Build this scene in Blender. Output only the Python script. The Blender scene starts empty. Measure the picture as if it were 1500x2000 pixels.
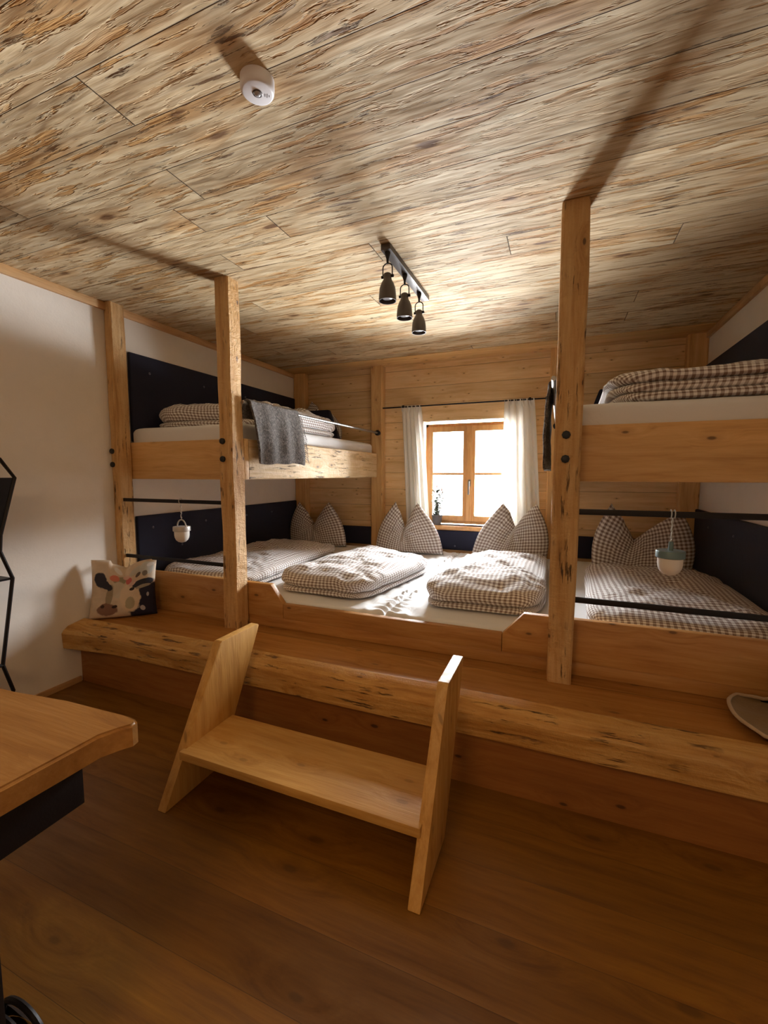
import bpy, bmesh, math, random
from mathutils import Vector, Matrix, noise
random.seed(7)
S = bpy.context.scene
COL = S.collection
PI = math.pi

# ------------------------------------------------------------ camera
cam_d = bpy.data.cameras.new('camera')
cam = bpy.data.objects.new('camera', cam_d); COL.objects.link(cam)
F_PX = 841.54
cam_d.sensor_fit = 'VERTICAL'; cam_d.sensor_height = 24.0
cam_d.lens = F_PX / 2000 * 24.0
cam_d.clip_start = 0.02; cam_d.clip_end = 200
yaw, pit = 0.3845, 0.08797
fw = Vector((-math.sin(yaw)*math.cos(pit), math.cos(yaw)*math.cos(pit), -math.sin(pit)))
cam.rotation_euler = fw.to_track_quat('-Z', 'Y').to_euler()
cam.location = (0, 0, 1.28)
S.camera = cam

# ------------------------------------------------------------ world, light, exposure
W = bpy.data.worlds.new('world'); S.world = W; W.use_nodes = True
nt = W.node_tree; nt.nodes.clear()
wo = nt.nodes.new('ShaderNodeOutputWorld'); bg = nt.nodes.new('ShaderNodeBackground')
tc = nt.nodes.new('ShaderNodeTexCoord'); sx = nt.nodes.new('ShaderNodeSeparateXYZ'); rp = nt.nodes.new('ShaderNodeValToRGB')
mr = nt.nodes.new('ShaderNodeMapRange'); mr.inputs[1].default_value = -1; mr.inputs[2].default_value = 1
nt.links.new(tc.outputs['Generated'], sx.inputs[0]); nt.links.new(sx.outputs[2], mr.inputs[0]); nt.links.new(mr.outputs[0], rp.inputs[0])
# sunlit snow below, horizon band dimmed so window bars show, bright haze above it
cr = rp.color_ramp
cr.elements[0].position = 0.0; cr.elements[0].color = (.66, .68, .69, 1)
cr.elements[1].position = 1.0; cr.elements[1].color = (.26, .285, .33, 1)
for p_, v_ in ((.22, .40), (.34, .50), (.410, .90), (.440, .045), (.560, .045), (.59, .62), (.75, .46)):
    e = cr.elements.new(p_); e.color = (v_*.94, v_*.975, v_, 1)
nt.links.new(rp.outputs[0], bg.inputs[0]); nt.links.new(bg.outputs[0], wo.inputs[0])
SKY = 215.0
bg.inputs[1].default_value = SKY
W.cycles.sampling_method = 'AUTOMATIC'

def area(name, loc, rot, sx_, sy_, power, color=(1, 1, 1), portal=False):
    l = bpy.data.lights.new(name, 'AREA'); l.shape = 'RECTANGLE'; l.size = sx_; l.size_y = sy_
    l.energy = power; l.color = color
    if portal: l.cycles.is_portal = True
    o = bpy.data.objects.new(name, l); COL.objects.link(o); o.location = loc; o.rotation_euler = rot
    return o
# portals: only guide the daylight that falls through the two windows
area('window_portal', (-.80, 4.32, 1.28), (math.radians(-90), 0, 0), .90, .98, 1, portal=True)
FILL = 14.0
# warm fill added above and behind the camera; no fixture there
area('warm_fill_light', (-.6, -.9, 2.22), (0, 0, 0), .5, .5, FILL, (1.0, .62, .30))

S.view_settings.view_transform = 'Standard'; S.view_settings.look = 'None'
S.view_settings.gamma = 1; S.view_settings.use_curve_mapping = False
S.view_settings.exposure = 0.28
S.cycles.use_denoising = True
S.cycles.max_bounces = 10; S.cycles.diffuse_bounces = 6; S.cycles.transparent_max_bounces = 12
S.cycles.sample_clamp_indirect = 6
S.cycles.use_adaptive_sampling = False

# ------------------------------------------------------------ node helper
class N:
    def __init__(s, name):
        s.m = bpy.data.materials.new(name); s.m.use_nodes = True
        s.t = s.m.node_tree; s.t.nodes.clear()
        s.out = s.t.nodes.new('ShaderNodeOutputMaterial')
        s.b = s.t.nodes.new('ShaderNodeBsdfPrincipled')
        s.t.links.new(s.b.outputs[0], s.out.inputs[0])
    def n(s, typ, **kw):
        x = s.t.nodes.new('ShaderNode' + typ)
        for k, v in kw.items(): setattr(x, k, v)
        return x
    def put(s, sock, v):
        if isinstance(v, (int, float)): sock.default_value = v
        elif isinstance(v, (tuple, list)):
            sock.default_value = tuple(v) + (1,) if len(sock.default_value) == 4 and len(v) == 3 else tuple(v)
        else: s.t.links.new(v, sock)
    def math(s, op, a, b=0.0, c=None, clamp=False):
        x = s.n('Math', operation=op, use_clamp=clamp); s.put(x.inputs[0], a); s.put(x.inputs[1], b)
        if c is not None: s.put(x.inputs[2], c)
        return x.outputs[0]
    def mix(s, f, a, b, blend='MIX'):
        x = s.n('Mix', data_type='RGBA', blend_type=blend)
        s.put(x.inputs[0], f); s.put(x.inputs[6], a); s.put(x.inputs[7], b); return x.outputs[2]
    def coord(s, kind='Object'):
        return s.n('TexCoord').outputs[kind]
    def mapping(s, v, scale=(1, 1, 1), loc=(0, 0, 0), rot=(0, 0, 0)):
        x = s.n('Mapping'); s.put(x.inputs[0], v)
        x.inputs['Scale'].default_value = scale; x.inputs['Location'].default_value = loc; x.inputs['Rotation'].default_value = rot
        return x.outputs[0]
    def noise(s, v, scale, detail=4, rough=.55, dist=0.0):
        x = s.n('TexNoise'); s.put(x.inputs['Vector'], v); s.put(x.inputs['Scale'], scale)
        s.put(x.inputs['Detail'], detail); s.put(x.inputs['Roughness'], rough); s.put(x.inputs['Distortion'], dist)
        return x.outputs[0]
    def rng(s, v, a, b, c=0.0, d=1.0, smooth=True):
        x = s.n('MapRange', interpolation_type='SMOOTHSTEP' if smooth else 'LINEAR'); s.put(x.inputs[0], v)
        for i, q in enumerate((a, b, c, d)): s.put(x.inputs[i+1], q)
        return x.outputs[0]
    def ramp(s, v, stops):
        x = s.n('ValToRGB'); s.put(x.inputs[0], v); r = x.color_ramp
        r.elements[0].position = stops[0][0]; r.elements[0].color = (*stops[0][1], 1)
        r.elements[1].position = stops[-1][0]; r.elements[1].color = (*stops[-1][1], 1)
        for p, c in stops[1:-1]:
            e = r.elements.new(p); e.color = (*c, 1)
        return x.outputs[0]
    def sep(s, v):
        x = s.n('SeparateXYZ'); s.put(x.inputs[0], v); return x.outputs
    def comb(s, a, b, c):
        x = s.n('CombineXYZ'); s.put(x.inputs[0], a); s.put(x.inputs[1], b); s.put(x.inputs[2], c); return x.outputs[0]
    def bump(s, h, strength=.5, dist=.01):
        x = s.n('Bump'); s.put(x.inputs['Height'], h); x.inputs['Strength'].default_value = strength
        x.inputs['Distance'].default_value = dist
        s.t.links.new(x.outputs[0], s.b.inputs['Normal'])
    def fin(s, color, rough=.5, **kw):
        s.put(s.b.inputs['Base Color'], color); s.put(s.b.inputs['Roughness'], rough)
        for k, v in kw.items(): s.put(s.b.inputs[k.replace('_', ' ')], v)
        return s.m

def grain_coords(k, axis, board, jitter=True, across='auto'):
    """returns (u along the grain, v across, w other, seam mask 0..1, random per board)"""
    o = k.sep(k.coord())
    order = {'x': (0, 1, 2), 'y': (1, 0, 2), 'z': (2, 0, 1)}[axis]
    u, v, w = o[order[0]], o[order[1]], o[order[2]]
    if across == 'z': v, w = w, v
    return u, v, w

def wood(name, dark, mid, light, axis='x', board=None, across='auto', knots=.6, rough=.5, bump=.35, knot_scale=1.0, crack=.0, vary=.12, seed=0.0, off=0.0, grain=1.0, seamw=.0035):
    k = N(name)
    u, v, w = grain_coords(k, axis, board, across=across)
    info = k.n('ObjectInfo').outputs['Random']
    u = k.math('ADD', u, k.math('MULTIPLY', info, 7.3))
    u = k.math('ADD', u, seed)
    seam = 0.0; rnd = info
    if board:
        vb = k.math('DIVIDE', k.math('ADD', v, off), board)
        fl = k.math('FLOOR', vb); fr = k.math('FRACT', vb)
        wn = k.n('TexWhiteNoise', noise_dimensions='1D'); k.put(wn.inputs['W'], k.math('ADD', fl, seed)); rnd = wn.outputs[0]
        u = k.math('ADD', u, k.math('MULTIPLY', rnd, 9.0))
        edge = k.math('MINIMUM', fr, k.math('SUBTRACT', 1.0, fr))
        seam = k.rng(edge, 0.0, seamw/board, 1.0, 0.0)
    P = k.comb(k.math('MULTIPLY', u, 1.0), v, w)
    # knots, and grain that bends round them
    warp = k.noise(k.mapping(P, (1.2, 3.5, 3.5)), 1.6, 2)
    vo = k.n('TexVoronoi', feature='F1', voronoi_dimensions='2D')
    k.put(vo.inputs['Vector'], k.comb(k.math('MULTIPLY', u, 2.9*knot_scale), k.math('MULTIPLY', k.math('ADD', v, w), 6.5*knot_scale), 0.0)); vo.inputs['Scale'].default_value = 1.0
    has = k.rng(k.sep(vo.outputs['Color'])[0], .50, .54)
    kd = k.math('ADD', vo.outputs['Distance'], k.math('MULTIPLY', k.math('SUBTRACT', warp, .5), .06))
    bend = k.math('MULTIPLY', k.math('MULTIPLY', k.rng(kd, .0, .42, 1.0, 0.0), has), .035/knot_scale)
    bent = k.math('ADD', k.math('MULTIPLY', warp, .05), bend)
    g1 = k.noise(k.comb(k.math('MULTIPLY', u, .07), k.math('ADD', v, bent), k.math('ADD', w, bent)), 30*grain, 5, .64)
    g2 = k.noise(k.mapping(P, (.05, 1, 1)), 160*grain, 2, .5)
    tone = k.noise(k.mapping(P, (.5, 2.2, 2.2)), 1.8, 2)
    base = k.ramp(g1, [(.26, dark), (.46, mid), (.70, light)])
    base = k.mix(k.rng(g2, .30, .75, .22, 0.0), base, dark)
    col = k.mix(k.rng(tone, .35, .7, 0.0, .45), base, mid, 'MULTIPLY') if False else base
    val = k.math('ADD', 1.0 - vary, k.math('MULTIPLY', rnd, vary*2))
    val = k.math('MULTIPLY', val, k.rng(tone, .3, .7, .90, 1.08))
    hs = k.n('HueSaturation'); k.put(hs.inputs['Color'], col); k.put(hs.inputs['Value'], val); col = hs.outputs[0]
    kn = k.math('MULTIPLY', k.rng(kd, .025, .060, 1.0, 0.0), has)
    halo = k.math('MULTIPLY', k.rng(kd, .05, .17, .5, 0.0), has)
    dk = tuple(c*.28 for c in dark)
    col = k.mix(k.math('MULTIPLY', halo, knots), col, dark)
    col = k.mix(k.math('MULTIPLY', kn, knots), col, dk)
    h = k.math('ADD', k.math('MULTIPLY', g1, .6), k.math('MULTIPLY', g2, .35))
    if crack:
        cn = k.noise(k.comb(k.math('MULTIPLY', u, 1.6), k.math('ADD', v, k.math('MULTIPLY', warp, .03)), w), 17, 6, .68)
        gl = k.noise(k.comb(k.math('MULTIPLY', u, 1.3), v, w), 5, 3, .6)
        cn2 = k.noise(k.mapping(P, (.09, 1, 1)), 48, 6, .68)
        ck = k.rng(cn2, .575, .62, 0.0, 1.0)
        ck = k.math('MULTIPLY', ck, k.rng(gl, .42, .6))
        ck = k.math('MULTIPLY', ck, crack)
        col = k.mix(ck, col, dk)
        h = k.math('ADD', h, k.math('MULTIPLY', cn, 2.2*crack)); h = k.math('SUBTRACT', h, k.math('MULTIPLY', ck, 2.0))
    if board:
        col = k.mix(k.math('MULTIPLY', seam, .8), col, dk)
        h = k.math('SUBTRACT', h, k.math('MULTIPLY', seam, 3.0))
    k.bump(h, bump, .006)
    return k.fin(col, k.rng(g1, .3, .7, rough+.08, rough-.06))

def hewn_ceiling(name):
    k = N(name)
    o = k.sep(k.coord()); u, v = o[0], o[1]
    bw = .180
    vb = k.math('DIVIDE', k.math('ADD', v, .035), bw); fl = k.math('FLOOR', vb); fr = k.math('FRACT', vb)
    wn = k.n('TexWhiteNoise', noise_dimensions='1D'); k.put(wn.inputs['W'], fl); rnd = wn.outputs[0]
    # butt joints of the boards
    ub = k.math('DIVIDE', k.math('ADD', u, k.math('MULTIPLY', rnd, 2.3)), 2.3)
    ufl = k.math('FLOOR', ub); ufr = k.math('FRACT', ub)
    wn2 = k.n('TexWhiteNoise', noise_dimensions='2D'); k.put(wn2.inputs['Vector'], k.comb(fl, ufl, 0.0)); rb = wn2.outputs[0]
    seam = k.rng(k.math('MINIMUM', fr, k.math('SUBTRACT', 1.0, fr)), 0.0, .012, 1.0, 0.0)
    joint = k.rng(k.math('MINIMUM', ufr, k.math('SUBTRACT', 1.0, ufr)), 0.0, .0011, 1.0, 0.0)
    sm = k.math('MAXIMUM', seam, joint)
    U = k.math('ADD', u, k.math('MULTIPLY', rb, 13.0))
    warp = k.noise(k.comb(k.math('MULTIPLY', U, 1.6), k.math('MULTIPLY', v, 5.0), rb), 1.5, 3)
    vv = k.math('ADD', v, k.math('MULTIPLY', k.math('SUBTRACT', warp, .5), .045))
    # long fibres, adze scars and deep splits
    fib = k.noise(k.comb(k.math('MULTIPLY', U, .05), vv, rb), 95, 4, .6)
    scar = k.noise(k.comb(k.math('MULTIPLY', U, .12), vv, rb), 36, 4, .62, .1)
    big = k.noise(k.comb(k.math('MULTIPLY', U, .28), vv, rb), 7.0, 3, .55)
    split = k.noise(k.comb(k.math('MULTIPLY', U, .10), vv, k.math('ADD', rb, 4.0)), 46, 6, .68, .1)
    where = k.noise(k.comb(k.math('MULTIPLY', U, .6), v, k.math('ADD', rb, 9.0)), 4.2, 3, .6)
    sp = k.math('MULTIPLY', k.rng(split, .60, .635), k.rng(where, .38, .58, .10, 1.0))
    # light planed-off skin over an ochre wood
    pale = k.ramp(fib, [(.28, (.44, .305, .155)), (.50, (.58, .44, .26)), (.72, (.69, .57, .38))])
    ochre = k.ramp(fib, [(.30, (.24, .10, .022)), (.50, (.45, .225, .062)), (.75, (.60, .35, .12))])
    chip = k.math('MULTIPLY', k.rng(scar, .53, .585), k.rng(big, .38, .55, .18, 1.0))
    stain = k.math('MULTIPLY', k.rng(big, .50, .66), .62)
    patch = k.math('MAXIMUM', k.math('MULTIPLY', chip, .9), stain)
    col = k.mix(patch, pale, ochre)
    col = k.mix(k.math('MULTIPLY', sp, .9), col, (.13, .055, .016))
    vo = k.n('TexVoronoi', feature='F1', voronoi_dimensions='2D'); k.put(vo.inputs['Vector'], k.comb(k.math('MULTIPLY', U, 1.6), k.math('MULTIPLY', v, 4.6), 0.0)); vo.inputs['Scale'].default_value = 1.0
    has = k.rng(k.sep(vo.outputs['Color'])[0], .60, .64)
    kd = k.math('ADD', vo.outputs['Distance'], k.math('MULTIPLY', k.math('SUBTRACT', scar, .5), .25))
    kn = k.math('MULTIPLY', k.rng(kd, .03, .085, 1.0, 0.0), has)
    col = k.mix(k.math('MULTIPLY', k.math('MULTIPLY', k.rng(kd, .06, .28, 1.0, 0.0), has), .5), col, ochre)
    col = k.mix(k.math('MULTIPLY', kn, .85), col, (.13, .05, .014))
    hs = k.n('HueSaturation'); k.put(hs.inputs['Color'], col)
    k.put(hs.inputs['Value'], k.math('ADD', .84, k.math('MULTIPLY', rb, .30))); hs.inputs['Saturation'].default_value = .98
    col = k.mix(k.math('MULTIPLY', sm, .8), hs.outputs[0], (.07, .035, .012))
    h = k.math('MULTIPLY', fib, k.math('ADD', .07, k.math('MULTIPLY', chip, .45)))
    h = k.math('SUBTRACT', h, k.math('MULTIPLY', chip, .75))
    h = k.math('ADD', h, k.math('MULTIPLY', big, 1.6))
    h = k.math('SUBTRACT', h, k.math('MULTIPLY', sp, 1.2)); h = k.math('SUBTRACT', h, k.math('MULTIPLY', sm, .8))
    h = k.math('ADD', h, k.math('MULTIPLY', rb, 1.0))
    k.bump(h, 1.0, .016)
    return k.fin(col, .66, Specular_IOR_Level=.22)

def plaster(name, c):
    k = N(name); P = k.coord()
    a = k.noise(P, 9, 5, .6); b = k.noise(P, 90, 3, .6)
    col = k.mix(k.rng(a, .35, .7, 0.0, .25), c, tuple(x*.88 for x in c))
    k.bump(k.math('ADD', a, k.math('MULTIPLY', b, .35)), .35, .006)
    return k.fin(col, .9)

def plain(name, c, rough=.5, metal=0.0, bump=0.0, bscale=200, **kw):
    k = N(name)
    if bump:
        P = k.coord(); b = k.noise(P, bscale, 3, .6); k.bump(b, bump, .002)
        col = k.mix(k.rng(b, .3, .7, 0, .3), c, tuple(x*.75 for x in c))
    else:
        P = k.coord(); b = k.noise(P, 12, 2, .5); col = k.mix(k.rng(b, .3, .7, 0, .12), c, tuple(x*.85 for x in c))
    return k.fin(col, rough, Metallic=metal, **kw)

def gingham(name, period=.026, light=(.87, .86, .85), dark=(.22, .15, .12)):
    k = N(name)
    uv = k.sep(k.coord('UV'))
    def st(c):
        f = k.math('FRACT', k.math('DIVIDE', c, period))
        return k.rng(k.math('ABSOLUTE', k.math('SUBTRACT', f, .5)), .22, .28, 0.0, 1.0)
    a, b = st(uv[0]), st(uv[1])
    s_ = k.math('MULTIPLY', k.math('ADD', a, b), .5)
    midc = tuple((l*.42+d*.58) for l, d in zip(light, dark))
    col = k.ramp(s_, [(0.0, light), (.5, midc), (1.0, dark)])
    P = k.coord('Object')
    wr = k.noise(P, 14, 4, .6); fine = k.noise(P, 420, 2, .5)
    k.bump(k.math('ADD', k.math('MULTIPLY', wr, 1.0), k.math('MULTIPLY', fine, .12)), .5, .012)
    return k.fin(col, .92, Sheen_Weight=.15)

def cloth(name, c, bscale=9, strength=.4, dist=.012, sheen=.1, **kw):
    k = N(name); P = k.coord('Object')
    wr = k.noise(P, bscale, 4, .6, .6); fine = k.noise(P, 500, 2, .5)
    k.bump(k.math('ADD', wr, k.math('MULTIPLY', fine, .08)), strength, dist)
    col = k.mix(k.rng(fine, .3, .7, 0, .1), c, tuple(x*.85 for x in c))
    return k.fin(col, .92, Sheen_Weight=sheen, **kw)

PINE = dict(dark=(.48, .25, .08), mid=(.66, .39, .145), light=(.75, .48, .21))
M = {}
M['ceiling'] = hewn_ceiling('hewn_ceiling_boards')
M['plaster'] = plaster('white_plaster', (.82, .77, .70))
M['floor'] = wood('oak_floor', (.125, .045, .003), (.195, .080, .006), (.25, .112, .013), 'x', board=.19, knots=.45, rough=.38, bump=.12, knot_scale=.6, vary=.14, seamw=.0012)
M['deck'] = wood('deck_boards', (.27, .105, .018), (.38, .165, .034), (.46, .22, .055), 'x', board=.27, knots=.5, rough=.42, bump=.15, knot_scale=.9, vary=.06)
M['wallwood'] = wood('pine_wall_boards', (.56, .33, .13), (.74, .50, .25), (.82, .60, .34), axis='x', board=.168, across='z', knots=.9, rough=.5, bump=.3, knot_scale=2.0, vary=.08, off=.05)
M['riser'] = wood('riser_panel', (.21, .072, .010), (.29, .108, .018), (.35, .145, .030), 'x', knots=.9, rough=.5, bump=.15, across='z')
M['beam'] = wood('hewn_beam', (.32, .125, .018), (.56, .29, .065), (.74, .46, .16), 'x', knots=.7, rough=.5, bump=.8, crack=.9, across='z')
M['post'] = wood('hewn_post', (.40, .19, .055), (.62, .36, .13), (.75, .50, .23), 'z', knots=.95, rough=.55, bump=1.0, crack=1.0, vary=.05, knot_scale=1.3)
M['post_plain'] = wood('planed_post', **PINE, axis='z', knots=.7, rough=.5, bump=.3)
M['board_x'] = wood('pine_board_x', **PINE, axis='x', knots=.85, rough=.5, bump=.3, across='z', vary=.05)
M['rail_y'] = wood('hewn_rail', (.42, .25, .105), (.62, .43, .22), (.76, .60, .38), 'y', knots=.9, rough=.55, bump=.8, crack=.9, across='z', vary=.05)
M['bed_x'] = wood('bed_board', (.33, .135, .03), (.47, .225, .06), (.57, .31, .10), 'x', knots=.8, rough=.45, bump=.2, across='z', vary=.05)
M['stool'] = wood('stool_wood', (.40, .19, .035), (.56, .30, .07), (.66, .39, .12), 'x', knots=.35, rough=.48, bump=.3, vary=.04, knot_scale=.9)
M['stool_side'] = wood('stool_side_wood', (.40, .19, .035), (.56, .30, .07), (.66, .39, .12), 'z', knots=.5, rough=.48, bump=.35, vary=.04)
M['table'] = wood('table_wood', (.24, .105, .022), (.33, .158, .036), (.40, .21, .06), 'x', knots=.3, rough=.42, bump=.25, vary=.04)
M['frame'] = wood('window_wood', (.50, .24, .07), (.64, .34, .12), (.72, .42, .17), 'z', knots=.1, rough=.4, bump=.1, vary=.03)
M['trim'] = wood('trim_wood', (.40, .21, .08), (.56, .33, .145), (.66, .43, .21), 'y', knots=.4, rough=.5, bump=.3)
M['black'] = plain('black_metal', (.018, .016, .017), .45, .6, .15)
M['greymetal'] = plain('dark_grey_metal', (.085, .07, .066), .42, .2, .12)
M['steel'] = plain('brushed_steel', (.30, .29, .28), .35, .9)
M['navy'] = cloth('navy_velvet', (.010, .011, .030), 5, .25, .01, sheen=.05)
M['navybutton'] = plain('button', (.10, .10, .14), .4)
M['sheet'] = cloth('white_sheet', (.76, .765, .775), 6, .45, .016)
M['curtain'] = cloth('cream_curtain', (.86, .84, .78), 30, .15, .004, Transmission_Weight=0.0)
M['gingham'] = gingham('brown_gingham')
M['bolt'] = plain('bolt_black', (.03, .032, .036), .5, .5, .3, 120)
M['white_plastic'] = plain('white_plastic', (.82, .80, .82), .35)
M['lens'] = plain('sensor_lens', (.45, .44, .46), .12, .2)
M['teal'] = plain('teal_enamel', (.14, .22, .24), .4, .2)
M['lampwhite'] = plain('frosted_globe', (.80, .76, .70), .35)
M['greymat'] = plain('grey_enamel', (.50, .46, .42), .4, .2)
M['cord'] = plain('pale_cord', (.50, .56, .58), .5)
M['fleece'] = cloth('brown_felt', (.25, .165, .07), 60, .5, .006, sheen=.2)
M['rim'] = cloth('pale_felt_edge', (.52, .38, .24), 120, .6, .006, sheen=.3)
M['pot'] = plain('dark_pot', (.10, .095, .10), .5)
M['leaf'] = plain('grey_leaf', (.13, .15, .12), .6)
M['petal'] = plain('orange_petal', (.62, .27, .16), .6)
M['petalpale'] = plain('pale_petal', (.62, .55, .50), .6)

def fur():
    k = N('grey_fur_throw'); P = k.coord('Object')
    a = k.noise(P, 75, 4, .7, .8); b = k.noise(P, 260, 3, .6)
    uv = k.sep(k.coord('UV'))
    w = k.math('SINE', k.math('ADD', k.math('MULTIPLY', uv[0], 78.0), k.math('MULTIPLY', a, 5.0)))
    col = k.ramp(k.math('ADD', k.math('MULTIPLY', a, .7), k.math('MULTIPLY', b, .3)), [(.38, (.03, .024, .022)), (.5, (.11, .092, .084)), (.62, (.30, .265, .24))])
    k.bump(k.math('ADD', a, k.math('MULTIPLY', b, .6)), .9, .02)
    return k.fin(col, .95, Sheen_Weight=.3)
M['fur'] = fur()

def glass():
    k = N('window_glass')
    tr = k.n('BsdfTransparent'); gl = k.n('BsdfGlossy'); gl.inputs['Roughness'].default_value = .02
    mx = k.n('MixShader'); fr = k.n('Fresnel'); fr.inputs[0].default_value = 1.45
    k.t.links.new(fr.outputs[0], mx.inputs[0]); k.t.links.new(tr.outputs[0], mx.inputs[1]); k.t.links.new(gl.outputs[0], mx.inputs[2])
    k.t.links.new(mx.outputs[0], k.out.inputs[0]); k.t.nodes.remove(k.b)
    return k.m
M['glass'] = glass()

def curtain_mat():
    k = N('thin_cream_curtain'); P = k.coord('Object')
    f = k.noise(P, 500, 2, .5); k.bump(f, .1, .002)
    k.fin((.82, .82, .78), .9)
    tl = k.n('BsdfTranslucent'); tl.inputs[0].default_value = (.86, .82, .72, 1)
    mx = k.n('MixShader'); mx.inputs[0].default_value = .22
    k.t.links.new(k.b.outputs[0], mx.inputs[1]); k.t.links.new(tl.outputs[0], mx.inputs[2]); k.t.links.new(mx.outputs[0], k.out.inputs[0])
    return k.m
M['curtain'] = curtain_mat()

def cow_print():
    k = N('cow_print_fabric'); uv = k.sep(k.coord('UV'))
    P = k.coord('UV'); wob = k.math('MULTIPLY', k.math('SUBTRACT', k.noise(P, 9, 4, .6), .5), .55)
    col = k.mix(k.rng(k.noise(P, 6, 3), .35, .7, 0, .6), (.66, .54, .41), (.50, .40, .29))
    # each mark: centre, radii in the print's own 0..1 square, tilt, colour
    marks = [(.93, .20, .34, .42, -.15, (.012, .012, .035)), (.44, .74, .12, .07, .3, (.30, .27, .17)),
             (.42, .56, .13, .16, 0, (.60, .54, .44)), (.62, .42, .17, .30, .1, (.70, .57, .42)),
             (.29, .44, .05, .22, -.1, (.34, .28, .19)), (.62, .30, .08, .12, 0, (.42, .37, .25)),
             (.28, .19, .155, .115, 0, (.24, .13, .09)), (.20, .24, .03, .03, 0, (.05, .02, .015)), (.38, .25, .045, .03, .4, (.03, .012, .01)),
             (.14, .68, .095, .13, .25, (.02, .018, .03)), (.24, .60, .09, .07, -.5, (.02, .018, .03)),
             (.83, .62, .17, .07, .1, (.02, .02, .03)), (.83, .56, .12, .03, .1, (.33, .29, .22)),
             (.655, .56, .05, .03, 0, (.03, .02, .02)),
             (.30, .83, .10, .05, .2, (.62, .50, .38)), (.35, .77, .085, .06, 0, (.62, .20, .13)), (.40, .90, .09, .04, -.6, (.70, .68, .66)),
             (.60, .73, .06, .07, 0, (.55, .13, .12)), (.66, .66, .08, .04, .5, (.66, .46, .40)), (.56, .80, .07, .035, 0, (.66, .42, .34)),
             (.72, .86, .12, .06, .4, (.50, .48, .42)), (.88, .86, .10, .11, 0, (.52, .54, .52)), (.76, .78, .05, .03, .8, (.12, .09, .08)),
             (.86, .78, .04, .05, 0, (.22, .20, .17)), (.93, .92, .05, .03, .4, (.70, .70, .68)),
             (.81, .17, .035, .05, .3, (.45, .42, .45)), (.90, .40, .02, .04, 0, (.40, .38, .42))]
    for cx, cy, rx, ry, a, c in marks:
        dx = k.math('SUBTRACT', uv[0], cx); dy = k.math('SUBTRACT', uv[1], cy)
        ca, sa = math.cos(a), math.sin(a)
        X = k.math('ADD', k.math('MULTIPLY', dx, ca/rx), k.math('MULTIPLY', dy, sa/rx))
        Y = k.math('SUBTRACT', k.math('MULTIPLY', dy, ca/ry), k.math('MULTIPLY', dx, sa/ry))
        d = k.math('SQRT', k.math('ADD', k.math('MULTIPLY', X, X), k.math('MULTIPLY', Y, Y)))
        d = k.math('ADD', d, wob)
        col = k.mix(k.rng(d, .88, 1.05, 1.0, 0.0), col, c)
    k.bump(k.noise(k.coord('Object'), 25, 3), .3, .006)
    return k.fin(col, .7)
M['cow'] = cow_print()

# ------------------------------------------------------------ object helpers
def tag(o, label, cat=None, group=None, kind=None):
    o['label'] = label
    if cat: o['category'] = cat
    if group: o['group'] = group
    if kind: o['kind'] = kind
    return o
def empty(name, loc, label, cat, group=None):
    o = bpy.data.objects.new(name, None); COL.objects.link(o); o.location = loc; o.empty_display_size = .05
    return tag(o, label, cat, group)
def wl(o):
    """world location of a (never rotated) chain of parents"""
    v = Vector((0, 0, 0))
    while o is not None: v += Vector(o.location); o = o.parent
    return v
def link(name, bm, mat, parent=None, smooth=True, angle=40, loc=None, label=None):
    """bm is in world coordinates; the object gets its origin at loc or its parent's origin"""
    bmesh.ops.remove_doubles(bm, verts=bm.verts, dist=1e-6)
    bmesh.ops.recalc_face_normals(bm, faces=bm.faces)
    org = Vector(loc) if loc else (wl(parent) if parent else Vector((0, 0, 0)))
    bmesh.ops.translate(bm, verts=bm.verts, vec=-org)
    me = bpy.data.meshes.new(name); bm.to_mesh(me); bm.free()
    me.materials.append(mat)
    if smooth:
        me.polygons.foreach_set('use_smooth', [True]*len(me.polygons))
        try: me.set_sharp_from_angle(angle=math.radians(angle))
        except Exception: pass
    o = bpy.data.objects.new(name, me); COL.objects.link(o)
    if parent: o.parent = parent; o.location = org - wl(parent)
    else: o.location = org
    if label: o['label'] = label
    return o
def struct(name, bm, mat, **kw):
    o = link(name, bm, mat, **kw); o['kind'] = 'structure'; return o
def box(bm, x0, x1, y0, y1, z0, z1, bev=0.0, seg=2):
    r = bmesh.ops.create_cube(bm, size=1.0); vs = r['verts']
    for v in vs:
        v.co = Vector(((x0+x1)/2 + v.co.x*(x1-x0), (y0+y1)/2 + v.co.y*(y1-y0), (z0+z1)/2 + v.co.z*(z1-z0)))
    if bev:
        es = list({e for v in vs for e in v.link_edges})
        bmesh.ops.bevel(bm, geom=es, offset=bev, segments=seg, affect='EDGES', profile=.6)
    return bm
def nb(): return bmesh.new()
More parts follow.
